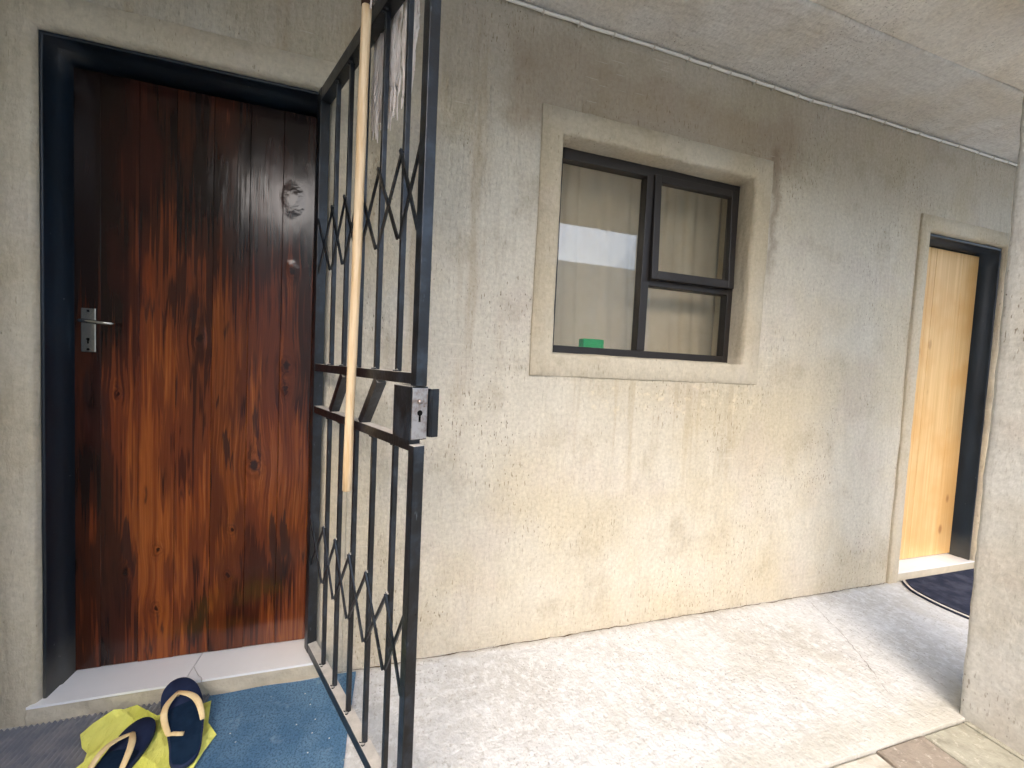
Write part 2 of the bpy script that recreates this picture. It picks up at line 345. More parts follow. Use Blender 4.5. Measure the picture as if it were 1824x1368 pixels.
def rough_box(name, lo, hi, mat, parent=None, cell=.04, amp=.004, bev=.012, sc=6):
    b = bmesh.new(); bmesh.ops.create_cube(b, size=1)
    for v in b.verts: v.co = Vector([(lo[i]+hi[i])/2 + v.co[i]*(hi[i]-lo[i]) for i in range(3)])
    bmesh.ops.bevel(b, geom=b.edges[:], offset=bev, segments=2, affect='EDGES', profile=.5)
    for ax in range(3):
        n = int((hi[ax]-lo[ax])/cell)
        for k in range(1, n):
            p = [0, 0, 0]; p[ax] = lo[ax] + (hi[ax]-lo[ax])*k/n; no = [0, 0, 0]; no[ax] = 1
            bmesh.ops.bisect_plane(b, geom=b.verts[:]+b.edges[:]+b.faces[:], plane_co=p, plane_no=no)
    for v in b.verts: v.co += noise.noise_vector(v.co*sc)*amp + noise.noise_vector(v.co*sc*4)*amp*.5
    bmesh.ops.recalc_face_normals(b, faces=b.faces)
    me = bpy.data.meshes.new(name); b.to_mesh(me); b.free(); me.materials.append(mat)
    for p in me.polygons: p.use_smooth = True
    o = bpy.data.objects.new(name, me); COL.objects.link(o)
    if parent: adopt(o, parent)
    return o
def tube_data(pts, rad, n=8, flat=1.0, vs=None, fs=None, cap=True, upv=Vector((0, 0, 1))):
    vs = [] if vs is None else vs; fs = [] if fs is None else fs; base = len(vs); P = [Vector(p) for p in pts]
    for i, p in enumerate(P):
        t = (P[min(i+1, len(P)-1)] - P[max(i-1, 0)]).normalized(); a = t.cross(upv)
        if a.length < 1e-3: a = t.cross(Vector((1, 0, 0)))
        a.normalize(); b2 = t.cross(a).normalized(); rr = rad[i] if isinstance(rad, (list, tuple)) else rad
        for k in range(n):
            an = 2*math.pi*k/n; vs.append(p + a*math.cos(an)*rr + b2*math.sin(an)*rr*flat)
    for i in range(len(P)-1):
        for k in range(n): fs.append((base+i*n+k, base+i*n+(k+1) % n, base+(i+1)*n+(k+1) % n, base+(i+1)*n+k))
    if cap: fs.append(tuple(base+k for k in range(n))); fs.append(tuple(base+(len(P)-1)*n+k for k in range(n)))
    return vs, fs
def tube(name, pts, rad, mat, parent=None, n=8, flat=1.0, upv=Vector((0, 0, 1))):
    vs, fs = tube_data(pts, rad, n, flat, upv=upv); return mesh(name, vs, fs, mat, parent, True)
def sweep(name, x0, x1, z0, z1, prof, mat, parent, closed, cell=.05, amp=.0015, smooth=True):
    """profile (outward offset, depth) carried round an opening: a U for a door, a ring for a window"""
    def corners(uo):
        if closed: return [(x0-uo, z0-uo), (x0-uo, z1+uo), (x1+uo, z1+uo), (x1+uo, z0-uo), (x0-uo, z0-uo)]
        return [(x0-uo, z0), (x0-uo, z1+uo), (x1+uo, z1+uo), (x1+uo, z0)]
    L = [z1-z0, x1-x0, z1-z0, x1-x0][:4 if closed else 3]; vs = []; fs = []; rows = 0
    nn = [max(2, int(l/cell)) for l in L]
    for si in range(len(L)):
        for k in range(nn[si] + (1 if (si == len(L)-1 and not closed) else 0)):
            t = k/nn[si]
            for (uo, y) in prof:
                c = corners(uo); a, b = c[si], c[si+1]; q = Vector((a[0]+(b[0]-a[0])*t, y, a[1]+(b[1]-a[1])*t))
                vs.append(q + noise.noise_vector(q*9)*amp + noise.noise_vector(q*31)*amp*.5)
            rows += 1
    m = len(prof)
    for i in range(rows if closed else rows-1):
        j = (i+1) % rows
        for k in range(m-1): fs.append((i*m+k, i*m+k+1, j*m+k+1, j*m+k))
    o = mesh(name, vs, fs, mat, parent, smooth); return o

# ------------------------------------------------------------------ the setting
g = mesh('ground', [(-60, -60, -.04), (60, -60, -.04), (60, 60, -.04), (-60, 60, -.04)], [(0, 1, 2, 3)], EARTH); structure(g)
# walkway slab along the wall
FX0, FX1, FY1 = -1.35, 4.55, -.752
fl = rough_box('floor', (FX0, FY1, -.1), (FX1, .03, 0), CONC, cell=.05, amp=.0022, bev=.003, sc=5); structure(fl); fl['label'] = 'rough pale concrete walkway along the plastered wall'
# paved strip beyond the walkway, each paver its own slab
pv = structure(mesh('pavement', [(-9, -5.0, -.03), (12, -5.0, -.03), (12, -.74, -.03), (-9, -.74, -.03)], [(0, 1, 2, 3)], CONC))
xs = [FX0]
marks = [-1.02, -.75, -.48, -.21, .06, .33, .60, .83, 1.10, 1.345, 1.592, 1.832, 2.06, 2.31, 2.56]
while marks[-1] < FX1 - .3: marks.append(marks[-1] + .26)
xs += marks
def wob(x): return (noise.noise((x*7, 3, 1)))*.008
for row in range(7):
    ya, yb = -.758 - row*.27, -.758 - (row+1)*.27 + .012
    off = 0 if row == 0 else (row % 2)*.12
    for i in range(len(xs)-1):
        a, b2 = xs[i] + off + .006, xs[i+1] + off - .006
        if b2 > FX1: continue
        mt = PV1 if (i*7+row*3) % 5 in (0, 2) else (PV2 if (i*7+row*3) % 5 in (1, 3) else PV3)
        if row == 0: mt = {10: PV3, 11: PV1, 12: PV2, 9: PV2, 13: PV2}.get(i, mt)
        zt = -.001 + noise.noise((a*9, ya*9, 0))*.004
        q = [(a+wob(a+ya), ya+wob(a+.3)), (b2+wob(b2+ya+.1), ya+wob(b2+.2)), (b2+wob(b2+yb), yb+wob(b2)), (a+wob(a+yb+.2), yb+wob(a+.7))]
        vs = [(x, y, -.028) for x, y in q] + [(x, y, zt-.005) for x, y in q]
        cx = sum(x for x, _ in q)/4; cy = sum(y for _, y in q)/4
        vs += [(cx+(x-cx)*.955, cy+(y-cy)*.955, zt+noise.noise((x*20, y*20, 2))*.003) for x, y in q]
        fs = [(0, 1, 5, 4), (1, 2, 6, 5), (2, 3, 7, 6), (3, 0, 4, 7), (4, 5, 9, 8), (5, 6, 10, 9), (6, 7, 11, 10), (7, 4, 8, 11), (8, 9, 10, 11)]
        mesh('paver', vs, fs, mt, pv)
# hairline crack in the slab and the ragged joint at the foot of the wall
def crack(name, pts, wd, parent, z=.0035, nrm='z'):
    vs = []; fs = []; P = [Vector((x, y, 0)) for x, y in pts]; Q = []
    for i in range(len(P)-1):
        for k in range(10): Q.append(P[i].lerp(P[i+1], k/10))
    Q.append(P[-1])
    for i, p in enumerate(Q):
        t = (Q[min(i+1, len(Q)-1)]-Q[max(0, i-1)]).normalized(); s = Vector((-t.y, t.x, 0)); j = s*noise.noise(p*30)*.008
        wv = wd*max(.08, .55 + noise.noise(p*17+Vector((5, 5, 0)))*.9)
        vs += [p+j+s*wv+Vector((0, 0, z)), p+j-s*wv+Vector((0, 0, z))]
    for i in range(len(Q)-1): fs.append((2*i, 2*i+1, 2*i+3, 2*i+2))
    return mesh(name, vs, fs, CRACK, parent)
crack('crack', [(2.28, .0), (2.2, -.157), (2.134, -.297), (2.02, -.473), (1.93, -.6)], .0011, fl, .003)
crack('crack', [(1.86, -.03), (1.8, -.15), (1.83, -.26)], .0009, fl, .003)
crack('wall_foot_joint', [(-.27+i*.21, -.006-.004*(i % 2)) for i in range(17)], .0034, fl, .003)

# the house front: plaster skin with three openings
D1 = (-1.08, -.268, 2.19); WIN = (.655, 1.705, 1.300, 2.235); D2 = (3.055, 3.81, 2.165)
house = thing('house_wall', (1.8, 0, 0), 'long beige plastered house wall with a window between two doorways', 'wall')
ZC = 2.71
holes = [(D1[0]-.05, D1[1]+.05, -1, D1[2]+.05), (WIN[0]-.05, WIN[1]+.05, WIN[2]-.05, WIN[3]+.05), (D2[0]-.05, D2[1]+.05, -1, D2[2]+.05)]
def grid(a, b, st, extra):
    n = int((b-a)/st); v = [a+(b-a)*i/n for i in range(n+1)]
    v = [q for q in v if all(abs(q-e) > st*.4 for e in extra)] + list(extra); return sorted(v)
gx = grid(-1.32, 4.5, .025, [h[0] for h in holes]+[h[1] for h in holes]); gz = grid(-.02, ZC+.02, .025, [holes[0][3], holes[1][2], holes[1][3], holes[2][3]])
vs = []; fs = []; idx = {}
def wy(x, z): return noise.noise((x*1.7, 0, z*1.7))*.006 + noise.noise((x*9, 3, z*6))*.0022 + noise.noise((x*30, 7, z*18))*.0008
def vi(i, k):
    if (i, k) not in idx: idx[(i, k)] = len(vs); vs.append((gx[i], wy(gx[i], gz[k]), gz[k]))
    return idx[(i, k)]
for i in range(len(gx)-1):
    for k in range(len(gz)-1):
        cx, cz = (gx[i]+gx[i+1])/2, (gz[k]+gz[k+1])/2
        if any(h[0] < cx < h[1] and h[2] < cz < h[3] for h in holes): continue
        fs.append((vi(i, k), vi(i+1, k), vi(i+1, k+1), vi(i, k+1)))
mesh('plaster_face', vs, fs, WALL, house, True)
P_S = [(.102, .012), (.102, -.006), (.099, -.010), (.05, -.011), (.016, -.011), (.008, -.008), (.003, -.001), (.0, .010), (-.002, .03), (-.002, .20)]
sweep('door_surround', D1[0], D1[1], 0, D1[2], P_S, SURR, house, False, amp=.002)
sweep('window_surround', WIN[0], WIN[1], WIN[2], WIN[3], [(.103, .012), (.103, -.006), (.101, -.0085), (.05, -.008), (.02, -.009), (.009, -.006), (.003, -.002), (0, .012), (-.003, .04), (-.006, .09), (-.006, .2)], SURR, house, True, amp=.003)
sweep('door_surround', D2[0], D2[1], 0, D2[2], [(q[0]*.9, q[1]-(.004 if 0 < i < 5 else 0)) for i, q in enumerate(P_S)], SURR, house, False, amp=.002)
# unseen room behind, its back wall left out so skylight glows through the curtain
vs = [(x, y, z) for x in (-1.32, 4.5) for y in (.22, 3.4) for z in (-.02, 2.9)]
mesh('room_shell', vs, [(0, 1, 3, 2), (4, 6, 7, 5), (0, 2, 6, 4), (1, 5, 7, 3)], flat('room_paint', lin((180, 174, 164)), .9, .2), house)
mesh('lining', [(-1.32, .22, -.02), (WIN[0]-.0, .22, -.02), (WIN[0]-.0, .22, 2.9), (-1.32, .22, 2.9), (WIN[1], .22, -.02), (4.5, .22, -.02), (4.5, .22, 2.9), (WIN[1], .22, 2.9), (WIN[0], .22, WIN[2]), (WIN[1], .22, WIN[2]), (WIN[0], .22, WIN[3]), (WIN[1], .22, WIN[3])],
     [(0, 1, 2, 3), (4, 5, 6, 7), (1, 4, 9, 8), (10, 11, 7, 2)], flat('inner_paint', lin((200, 190, 172)), .9, .2), house)

# ceiling: low plastered strip along the wall, then a splay up to the paler outer soffit
ceil = rough_box('ceiling', (-1.32, -.372, ZC), (4.5, .06, ZC+.22), CEIL, cell=.06, amp=.004, bev=.012, sc=3); structure(ceil)
def outer_z(y): return ZC + .028
co = rough_box('ceiling', (-1.32, -1.98, ZC+.007), (4.5, -.368, ZC+.24), CEIL2, cell=.09, amp=.005, bev=.012, sc=2.5); structure(co)
roof = structure(box('roof', (-1.6, -2.05, ZC+.25), (4.6, 3.6, ZC+.40), OPP))
# unseen side wall added on the left to shade the door end; courtyard wall opposite
tag(rough_box('shade_wall', (-1.56, -2.35, -.04), (-1.31, .05, ZC+.24), flat('shade_wall_plaster', lin((172, 165, 150)), .9, .2, 0, (30, .004), .1, 3), cell=.15, amp=.004), 'unseen plastered side wall added beyond the left edge to darken the door end', 'wall')
tag(rough_box('courtyard_wall', (-9, -5.3, -.04), (12, -5.0, 3.24), OPP, cell=.3, amp=.005), 'plastered courtyard wall facing the house, behind the camera', 'wall')

# column at the right
cl = rough_box('column', (2.08, -1.13, -.03), (2.44, -.732, ZC+.05), COLM, cell=.03, amp=.005, bev=.014, sc=6)
tag(cl, 'square plastered column at the right edge of the walkway', 'column')

# ------------------------------------------------------------------ thresholds
ZT = .066
st = thing('door_step', (-.67, .06, 0), 'white tiled door step on a chipped concrete ledge under the dark wooden door', 'step')
rough_box('ledge', (-1.105, -.014, -.02), (-.235, .24, ZT-.009), flat('ledge_concrete', lin((190, 182, 164)), .92, .2, 0, (40, .006), .3, 18), st, cell=.014, amp=.009, bev=.006, sc=16)
def slab(name, poly, z0, z1, mat, parent, bev=.0):
    n = len(poly); vs = [(x, y, z0) for x, y in poly] + [(x, y, z1) for x, y in poly]
    return mesh(name, vs, [tuple(range(n-1, -1, -1)), tuple(range(n, 2*n))] + [(i, (i+1) % n, n+(i+1) % n, n+i) for i in range(n)], mat, parent)
e = .0011
slab('tile', [(-1.085, .008), (-1.10, -.022), (-.681-e, -.020), (-.681-e, .13), (-1.078, .13)], ZT-.008, ZT, TILE, st)
slab('tile', [(-.681+e, .058), (-.645, .008), (-.630, -.006), (-.624, -.019), (-.242, -.019), (-.27, .006), (-.27, .13), (-.681+e, .13)], ZT-.008, ZT, TILE, st)
slab('tile', [(-.681+e, -.019), (-.6265, -.019), (-.632, -.007), (-.647, .0065), (-.681+e, .0545)], ZT-.008, ZT-.0005, TILE, st)
s2 = thing('door_step', (3.43, .06, 0), 'white tiled door step under the pale pine door behind the column', 'step')
box('ledge', (3.04, -.008, -.02), (3.83, .23, .05), flat('ledge_screed', lin((196, 188, 170)), .9, .2, 0, (40, .004), .2, 18), s2, .004)
for a, b2 in ((3.045, 3.295), (3.298, 3.56), (3.563, 3.825)): box('tile', (a, -.012, .051), (b2, .125, .058), TILE, s2, .001)

# ------------------------------------------------------------------ front door
LY = .122
fd = thing('front_door', (-.67, LY, ZT), 'dark stained wooden front door of vertical boards with a chrome lever', 'door')
bounds = [-1.068, -.992, -.884, -.775, -.662, -.546, -.436, -.326, -.279]
for i in range(len(bounds)-1):
    a, b2 = bounds[i]+.0003, bounds[i+1]-.0003
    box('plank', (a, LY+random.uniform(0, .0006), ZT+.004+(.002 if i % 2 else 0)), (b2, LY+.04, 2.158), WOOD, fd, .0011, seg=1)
hp = box('handle_plate', (-1.043, LY-.008, 1.21), (-1.001, LY-.0005, 1.362), CHROME, fd, .003)
WM[hp.name] = Matrix.Identity(4)
def sub(o, p): o.parent = p; o.matrix_parent_inverse = Matrix.Identity(4)
for z, rr in ((1.352, .004), (1.22, .004), (1.255, .0045)):
    vs, fs = tube_data([(-1.022, LY-.0092, z), (-1.022, LY-.0078, z)], rr, 10); sub(mesh('screw' if z != 1.255 else 'keyhole', vs, fs, BLACKHOLE), hp)
sub(box('keyhole', (-1.0238, LY-.0092, 1.240), (-1.0202, LY-.0078, 1.255), BLACKHOLE), hp)
vs, fs = tube_data([(-1.022, LY-.008, 1.316), (-1.022, LY-.03, 1.316), (-1.020, LY-.044, 1.316), (-1.010, LY-.052, 1.316), (-.985, LY-.054, 1.314), (-.955, LY-.053, 1.312), (-.935, LY-.050, 1.311), (-.926, LY-.046, 1.311)], [.010, .009, .009, .0085, .008, .0078, .0075, .004], 12, .75); sub(mesh('lever', vs, fs, CHROME, None, True), hp)
P_F = [(.004, .03), (.0, .012), (-.004, .008), (-.010, .008), (-.0115, .012), (-.0115, .062), (-.0165, .066), (-.0165, .158), (-.0165, .2)]
df = sweep('door_frame', D1[0], D1[1], ZT-.02, D1[2]-.002, P_F, FRAME, house, False, cell=.1, amp=.0007)
# second doorway
pd = thing('pine_door', (3.43, .1, .06), 'pale unpainted pine door seen past the column on the right', 'door')
for a, b2 in ((3.082, 3.285), (3.287, 3.345), (3.347, 3.62), (3.622, 3.786)): box('plank', (a, .1+random.uniform(0, .001), .066), (b2, .14, 2.13), PINE, pd, .002, seg=1)
sweep('door_frame', D2[0], D2[1], .05, D2[2]-.002, [(q[0]*1.6, q[1]*.8) for q in P_F], FRAME, house, False, cell=.1, amp=.0007)

# ------------------------------------------------------------------ window
wn = thing('window', (1.18, .1, WIN[2]), 'dark brown aluminium window with a tall pane and two smaller panes', 'window')
FY0, FY1w = .082, .128
X0, X1, Z0, Z1 = WIN[0]+.004, WIN[1]-.008, WIN[2]+.003, WIN[3]-.004
def wf(nm, a, b2, c, d, y0=FY0, y1=FY1w, p=wn): return box(nm, (a, y0, c), (b2, y1, d), ALU, p, .003)
wf('frame_jamb', X0, X0+.034, Z0, Z1); wf('frame_jamb', X1-.034, X1, Z0, Z1)
wf('frame_head', X0+.034, X1-.034, Z1-.05, Z1); wf('frame_sill', X0+.034, X1-.034, Z0, Z0+.036)
MX0, MX1 = 1.132, 1.176; wf('mullion', MX0, MX1, Z0+.036, Z1-.05, FY0-.004, FY1w+.004)
TZ0, TZ1 = 1.660, 1.700; wf('transom', MX1, X1-.034, TZ0, TZ1, FY0-.002, FY1w)
def pane(a, b2, c, d, y, p): return box('pane', (a, y, c), (b2, y+.004, d), GLASS, p)
pane(X0+.03, MX0+.004, Z0+.03, Z1-.045, .108, wn); pane(MX1-.004, X1-.03, Z0+.03, TZ0+.004, .108, wn)
sash = bpy.data.objects.new('sash', None); COL.objects.link(sash); sash.empty_display_size = .05
sa, sb, sc_, sd_ = MX1-.006, X1-.026, TZ1-.012, Z1-.038
PIV = Vector((1.4, FY0-.006, sd_))
sash.location = PIV; sash.rotation_euler = (math.radians(-2.2), 0, 0)
sash.parent = wn; sash.matrix_parent_inverse = Matrix.Translation((1.18, .1, WIN[2])).inverted()
def sub2(o): o.parent = sash; o.matrix_parent_inverse = Matrix.Translation(PIV).inverted(); return o
for nm, a, b2, c, d in (('sash_stile', sa, sa+.038, sc_, sd_), ('sash_stile', sb-.038, sb, sc_, sd_), ('sash_rail', sa+.038, sb-.038, sc_, sc_+.042), ('sash_rail', sa+.038, sb-.038, sd_-.036, sd_)):
    sub2(box(nm, (a, FY0-.014, c), (b2, FY0+.018, d), ALU, None, .004))
sub2(box('pane', (sa+.034, FY0+.000, sc_+.038), (sb-.034, FY0+.004, sd_-.032), GLASS))
# curtain and sponge behind the glass
vs = []; fs = []; NX, NZ = 180, 24
for i in range(NX+1):
    x = .5 + 1.4*i/NX
    for k in range(NZ+1):
        z = 1.15 + 1.2*k/NZ; am = .006 + .012*(k/NZ)**2.5
        ph = x*34 + math.sin(x*9)*2.2 + .25*math.sin(z*4)
        vs.append((x + .006*math.sin(ph*2+z), .275 + am*math.sin(ph) + .006*math.sin(x*61+z*2), z))
for i in range(NX):
    for k in range(NZ): fs.append((i*(NZ+1)+k, (i+1)*(NZ+1)+k, (i+1)*(NZ+1)+k+1, i*(NZ+1)+k+1))
tag(mesh('curtain', vs, fs, CURT, None, True), 'pale gathered curtain hanging behind the window glass', 'curtain')
tag(box('window_board', (.64, .13, 1.292), (1.72, .235, 1.318), flat('board_paint', lin((220, 214, 200)), .6, .3), None, .003), 'pale inner window board behind the brown window frame', 'window board')
tag(box('sponge', (.872, .140, 1.3185), (.985, .195, 1.385), GREEN, None, .005), 'small green sponge standing inside the window on the left', 'sponge')

# ------------------------------------------------------------------ steel gates
HG = Vector((-.287, -.04, 0)); GD = Vector((.43517, -.90035, 0)); GN = Vector((.90035, .43517, 0))   # hinge, along the gate, towards the wall side
def G(s, n, z): return HG + GD*s + GN*n + Vector((0, 0, z))
gate = thing('security_gate', HG+Vector((0, 0, .12)), 'black steel security gate standing open beside the dark wooden door', 'gate', 'black steel security gates')
def gb(name, s0, s1, n0, n1, z0, z1, mat=STEEL, bev=.002, parent=gate):
    return box(name, (s0, n0, z0), (s1, n1, z1), mat, parent, bev, xf=lambda c: G(c.x, c.y, c.z))
GB, GT = .128, 2.172; SP = .732
def gbar(name, p, q, wd, th, n0, parent=gate):           # a flat bar between (s,z) points, lying across the gate's face
    a = Vector((p[0], 0, p[1])); b2 = Vector((q[0], 0, q[1])); t = (b2-a).normalized(); s = Vector((-t.z, 0, t.x))*wd/2
    vs = []
    for n in (n0, n0+th): vs += [a+s+Vector((0, n, 0)), a-s+Vector((0, n, 0)), b2-s+Vector((0, n, 0)), b2+s+Vector((0, n, 0))]
    return mesh(name, [G(v.x, v.y, v.z) for v in vs], [(0, 1, 2, 3), (4, 7, 6, 5), (0, 4, 5, 1), (1, 5, 6, 2), (2, 6, 7, 3), (3, 7, 4, 0)], STEEL, parent)
gb('hinge_stile', -.028, .010, 0, .032, GB, GT)
gb('lock_stile', SP, SP+.027, 0, .027, GB, 1.045); gb('lock_stile', SP, SP+.027, 0, .027, 1.178, GT)
gb('top_rail', .010, SP, .001, .033, 2.125, GT-.001); gb('bottom_rail', .010, SP, .001, .031, GB+.001, .164)
gb('middle_rail', .010, SP, .002, .030, 1.181, 1.207); gb('middle_rail', .010, SP, .002, .030, 1.029, 1.055)
bars = [.141, .258, .380, .506, .633]
for s in bars:
    gb('bar', s, s+.012, .009, .022, .164, 1.029, bev=.0012); gb('bar', s, s+.012, .009, .022, 1.207, 2.125, bev=.0012)
nodes = [.0] + [s+.006 for s in bars] + [SP+.004]
for zt, zb in ((1.728, 1.522), (.655, .458)):
    for i in range(6):
        gbar('zigzag', (nodes[i], zt), (nodes[i+1], zb), .009, .005, -.0005); gbar('zigzag', (nodes[i], zb), (nodes[i+1], zt), .009, .005, .0045 if i else .0047)
for s in (.172, .428, .05):
    if s == .05: continue
    gbar('diagonal_bar', (s+.008, 1.055), (s+.11, 1.181), .024, .026, .003)
lb = gb('lock_box', .664, .7485, -.006, .036, 1.0565, 1.1765, bev=.001); WM[lb.name] = Matrix.Translation(HG+Vector((0, 0, .12)))
def subg(o): o.parent = lb; o.matrix_parent_inverse = Matrix.Identity(4); return o
subg(gb('lock_face', .7487, .7525, -.004, .0345, 1.059, 1.174, LOCK, .001, None))
subg(gb('strike_flange', .722, .762, .0365, .0405, 1.062, 1.173, STEEL, .003, None)); subg(gb('strike_flange', .758, .762, .0405, .058, 1.062, 1.173, STEEL, .0015, None))
vs, fs = tube_data([G(.752, .014, 1.143), G(.757, .014, 1.143)], [.006, .0045], 12); subg(mesh('rivet', vs, fs, LOCK, None, True))
vs, fs = tube_data([G(.752, .015, 1.118), G(.7532, .015, 1.118)], .0065, 12); subg(mesh('keyhole', vs, fs, BLACKHOLE))
subg(gb('keyhole', .752, .7531, .0125, .0175, 1.098, 1.116, BLACKHOLE, 0, None))
vs, fs = tube_data([G(.660, .012, 1.150), G(.6645, .012, 1.150)], [.006, .008], 12); subg(mesh('bolt_end', vs, fs, LOCK, None, True))
for z in (.35, 1.12, 1.9):
    vs, fs = tube_data([G(-.036, .016, z-.045), G(-.036, .016, z+.045)], .009, 12); mesh('hinge', vs, fs, STEEL, gate, True)
bead = bmesh.new(); bmesh.ops.create_icosphere(bead, subdivisions=2, radius=1)
for v in bead.verts: v.co *= 1 + .25*noise.noise(v.co*2.3)
wm = bpy.data.meshes.new('weld'); bead.to_mesh(wm); bead.free(); wm.materials.append(STEEL)
for s in bars:
    for z in (.165, 1.028, 1.208, 2.124):
        for ds in (.0005, .0135):
            o = bpy.data.objects.new('weld', wm); COL.objects.link(o); adopt(o, gate); o.location = G(s+ds, .008, z); o.scale = (.0042+random.random()*.002, .0042, .0032+random.random()*.002)
# the neighbour's gate: a copy of the gate and of each of its parts
g2 = gate.copy(); COL.objects.link(g2); g2.location = Vector((3.872, -.03, .12)); g2.rotation_euler = (0, 0, math.radians(28))
g2['label'] = 'black steel security gate half hidden behind the plastered column'
for ch in list(gate.children):
    c = ch.copy(); COL.objects.link(c); c.parent = g2
    for q in list(ch.children):
        d = q.copy(); COL.objects.link(d); d.parent = c

# ------------------------------------------------------------------ mop hung on the gate
top = G(.49, -.03, 2.135); bot = G(.425, -.022, .862); ax = (top-bot).normalized()
mop = thing('string_mop', bot, 'string mop hung head up on the open gate, wooden handle down', 'mop')
pts = [bot + ax*(top-bot).length*t + Vector((noise.noise((t*3, 1, 1)), noise.noise((t*3, 5, 1)), 0))*.003 for t in [i/16 for i in range(17)]]
tube('handle', [bot-ax*.003]+pts, [.0095]+[.0122 + .0004*math.sin(i*1.7) for i in range(17)], STICK, mop, 14)
tube('ferrule', [top-ax*.012, top+ax*.02, top+ax*.055], [.0145, .0148, .0142], flat('rusty_ferrule', lin((72, 52, 42)), .6, .4, .4, (40, .002), .4, 60), mop, 14)
hd = top + ax*.06
tube('head_clamp', [hd - GN*.02 - GD*.03, hd + GD*.02 + GN*.03 + Vector((0, 0, .02)), hd + GD*.09 + GN*.06 + Vector((0, 0, .015))], [.014, .02, .015], flat('clamp_metal', lin((56, 46, 42)), .55, .4, .5, (40, .001), .3, 40), mop, 12)
vs = []; fs = []; rng = random.Random(3)
def strand(s0, n0, zend, s1=None):
    s1 = s0 if s1 is None else s1
    a = hd + GD*(s0-.49)*.6 + GN*.02 + Vector((0, 0, .02)); P = [a, G(s0, n0*.7, 2.262+rng.uniform(-.02, .012)), G(s0, n0, 2.235)]
    ph = rng.uniform(0, 9); am = rng.uniform(.001, .0045); n = 15; z0 = 2.22
    for k in range(1, n+1):
        t = k/n; P.append(G(s0+(s1-s0)*t + math.sin(ph+t*rng.uniform(9, 13))*am, n0+math.cos(ph*1.3+t*10)*am, z0+(zend-z0)*t))
    tube_data(P, [.0033]*(len(P)-2)+[.0028, .0014], 5, 1, vs, fs, False)
for _ in range(80): s = rng.uniform(.42, .508); strand(s, rng.uniform(.034, .056), rng.uniform(1.85, 1.95) + abs(s-.465)*.7, s + rng.uniform(-.012, .006))
for _ in range(26): s = rng.uniform(.365, .395); strand(s, rng.uniform(.04, .06), rng.uniform(1.86, 1.98), s-.01)
for _ in range(26): s = rng.uniform(.545, .60); strand(s, rng.uniform(.04, .06), rng.uniform(1.86, 2.06), s-.012)
yn = mesh('yarn', vs, fs, YARN, mop, True); yn['kind'] = 'stuff'
vs, fs = tube_data([top+ax*.05+GD*.02, top+GD*.026+Vector((0, 0, .02)), top+GD*.027-Vector((0, 0, .012)), top+GD*.022-Vector((0, 0, .03))], .0025, 6); mesh('loose_string', vs, fs, YARN, mop, True)

# ------------------------------------------------------------------ cable along the ceiling corner
cb = thing('cable', (2, -.01, 2.70), 'thin white cable clipped along the corner of wall and ceiling', 'cable')
def cz(x): return 2.694 + .005*noise.noise((x*2.2, 0, 0)) + .004*noise.noise((x*7, 3, 0)) - .008*math.exp(-((x-1.85)/.5)**2)
pts = [(x*.04-1.28, -.012 - .003*noise.noise((x*.3, 0, 4)), cz(x*.04-1.28)) for x in range(0, 144)]
tube('sheath', pts, .0062, CABLE, cb, 8)
x = .2; clip_m = flat('cable_clip', lin((206, 200, 188)), .6, .4)
while x < 4.4:
    box('clip', (x-.004, -.019, cz(x)-.009), (x+.004, .002, cz(x)+.009), clip_m, cb, .002); x += rng.uniform(.09, .21)

# ------------------------------------------------------------------ mats, cloth, sandals
def grid_mat(name, x0, x1, y0, y1, zf, nx, ny, mat, th, xy=lambda x, y: (x, y)):
    vs = []; fs = []
    for i in range(nx+1):
        for j in range(ny+1):
            x = x0+(x1-x0)*i/nx; y = y0+(y1-y0)*j/ny; X, Y = xy(x, y); vs.append((X, Y, zf(x, y)))
    I = lambda i, j: i*(ny+1)+j
    for i in range(nx):
        for j in range(ny): fs.append((I(i, j), I(i+1, j), I(i+1, j+1), I(i, j+1)))
    ring = [I(i, 0) for i in range(nx)] + [I(nx, j) for j in range(ny)] + [I(i, ny) for i in range(nx, 0, -1)] + [I(0, j) for j in range(ny, 0, -1)]
    b0 = len(vs); vs += [(vs[k][0], vs[k][1], .001) for k in ring]; n = len(ring)
    for k in range(n): fs.append((ring[k], ring[(k+1) % n], b0+(k+1) % n, b0+k))
    return mesh(name, vs, fs, mat, None, False)
tag(grid_mat('ribbed_mat', -1.29, -.60, -.62, -.020, lambda x, y: .007 + -.001 + .0045*math.sin(x*2*math.pi/.0145), 500, 8, RIB, .008, lambda x, y: (x, y + .006*math.sin(x*7))), 'grey ribbed rubber mat at the foot of the dark door', 'mat')
bm_ = grid_mat('carpet_mat', -.597, -.112, -.60, -.024, lambda x, y: .0085 + .0015*noise.noise((x*9, y*9, 0)), 40, 40, BLUE, .009, lambda x, y: (x + .004*noise.noise((y*8, 2, 0)), y + .004*noise.noise((x*8, 6, 0))))
tag(bm_, 'blue carpet mat lying under the open gate', 'mat')
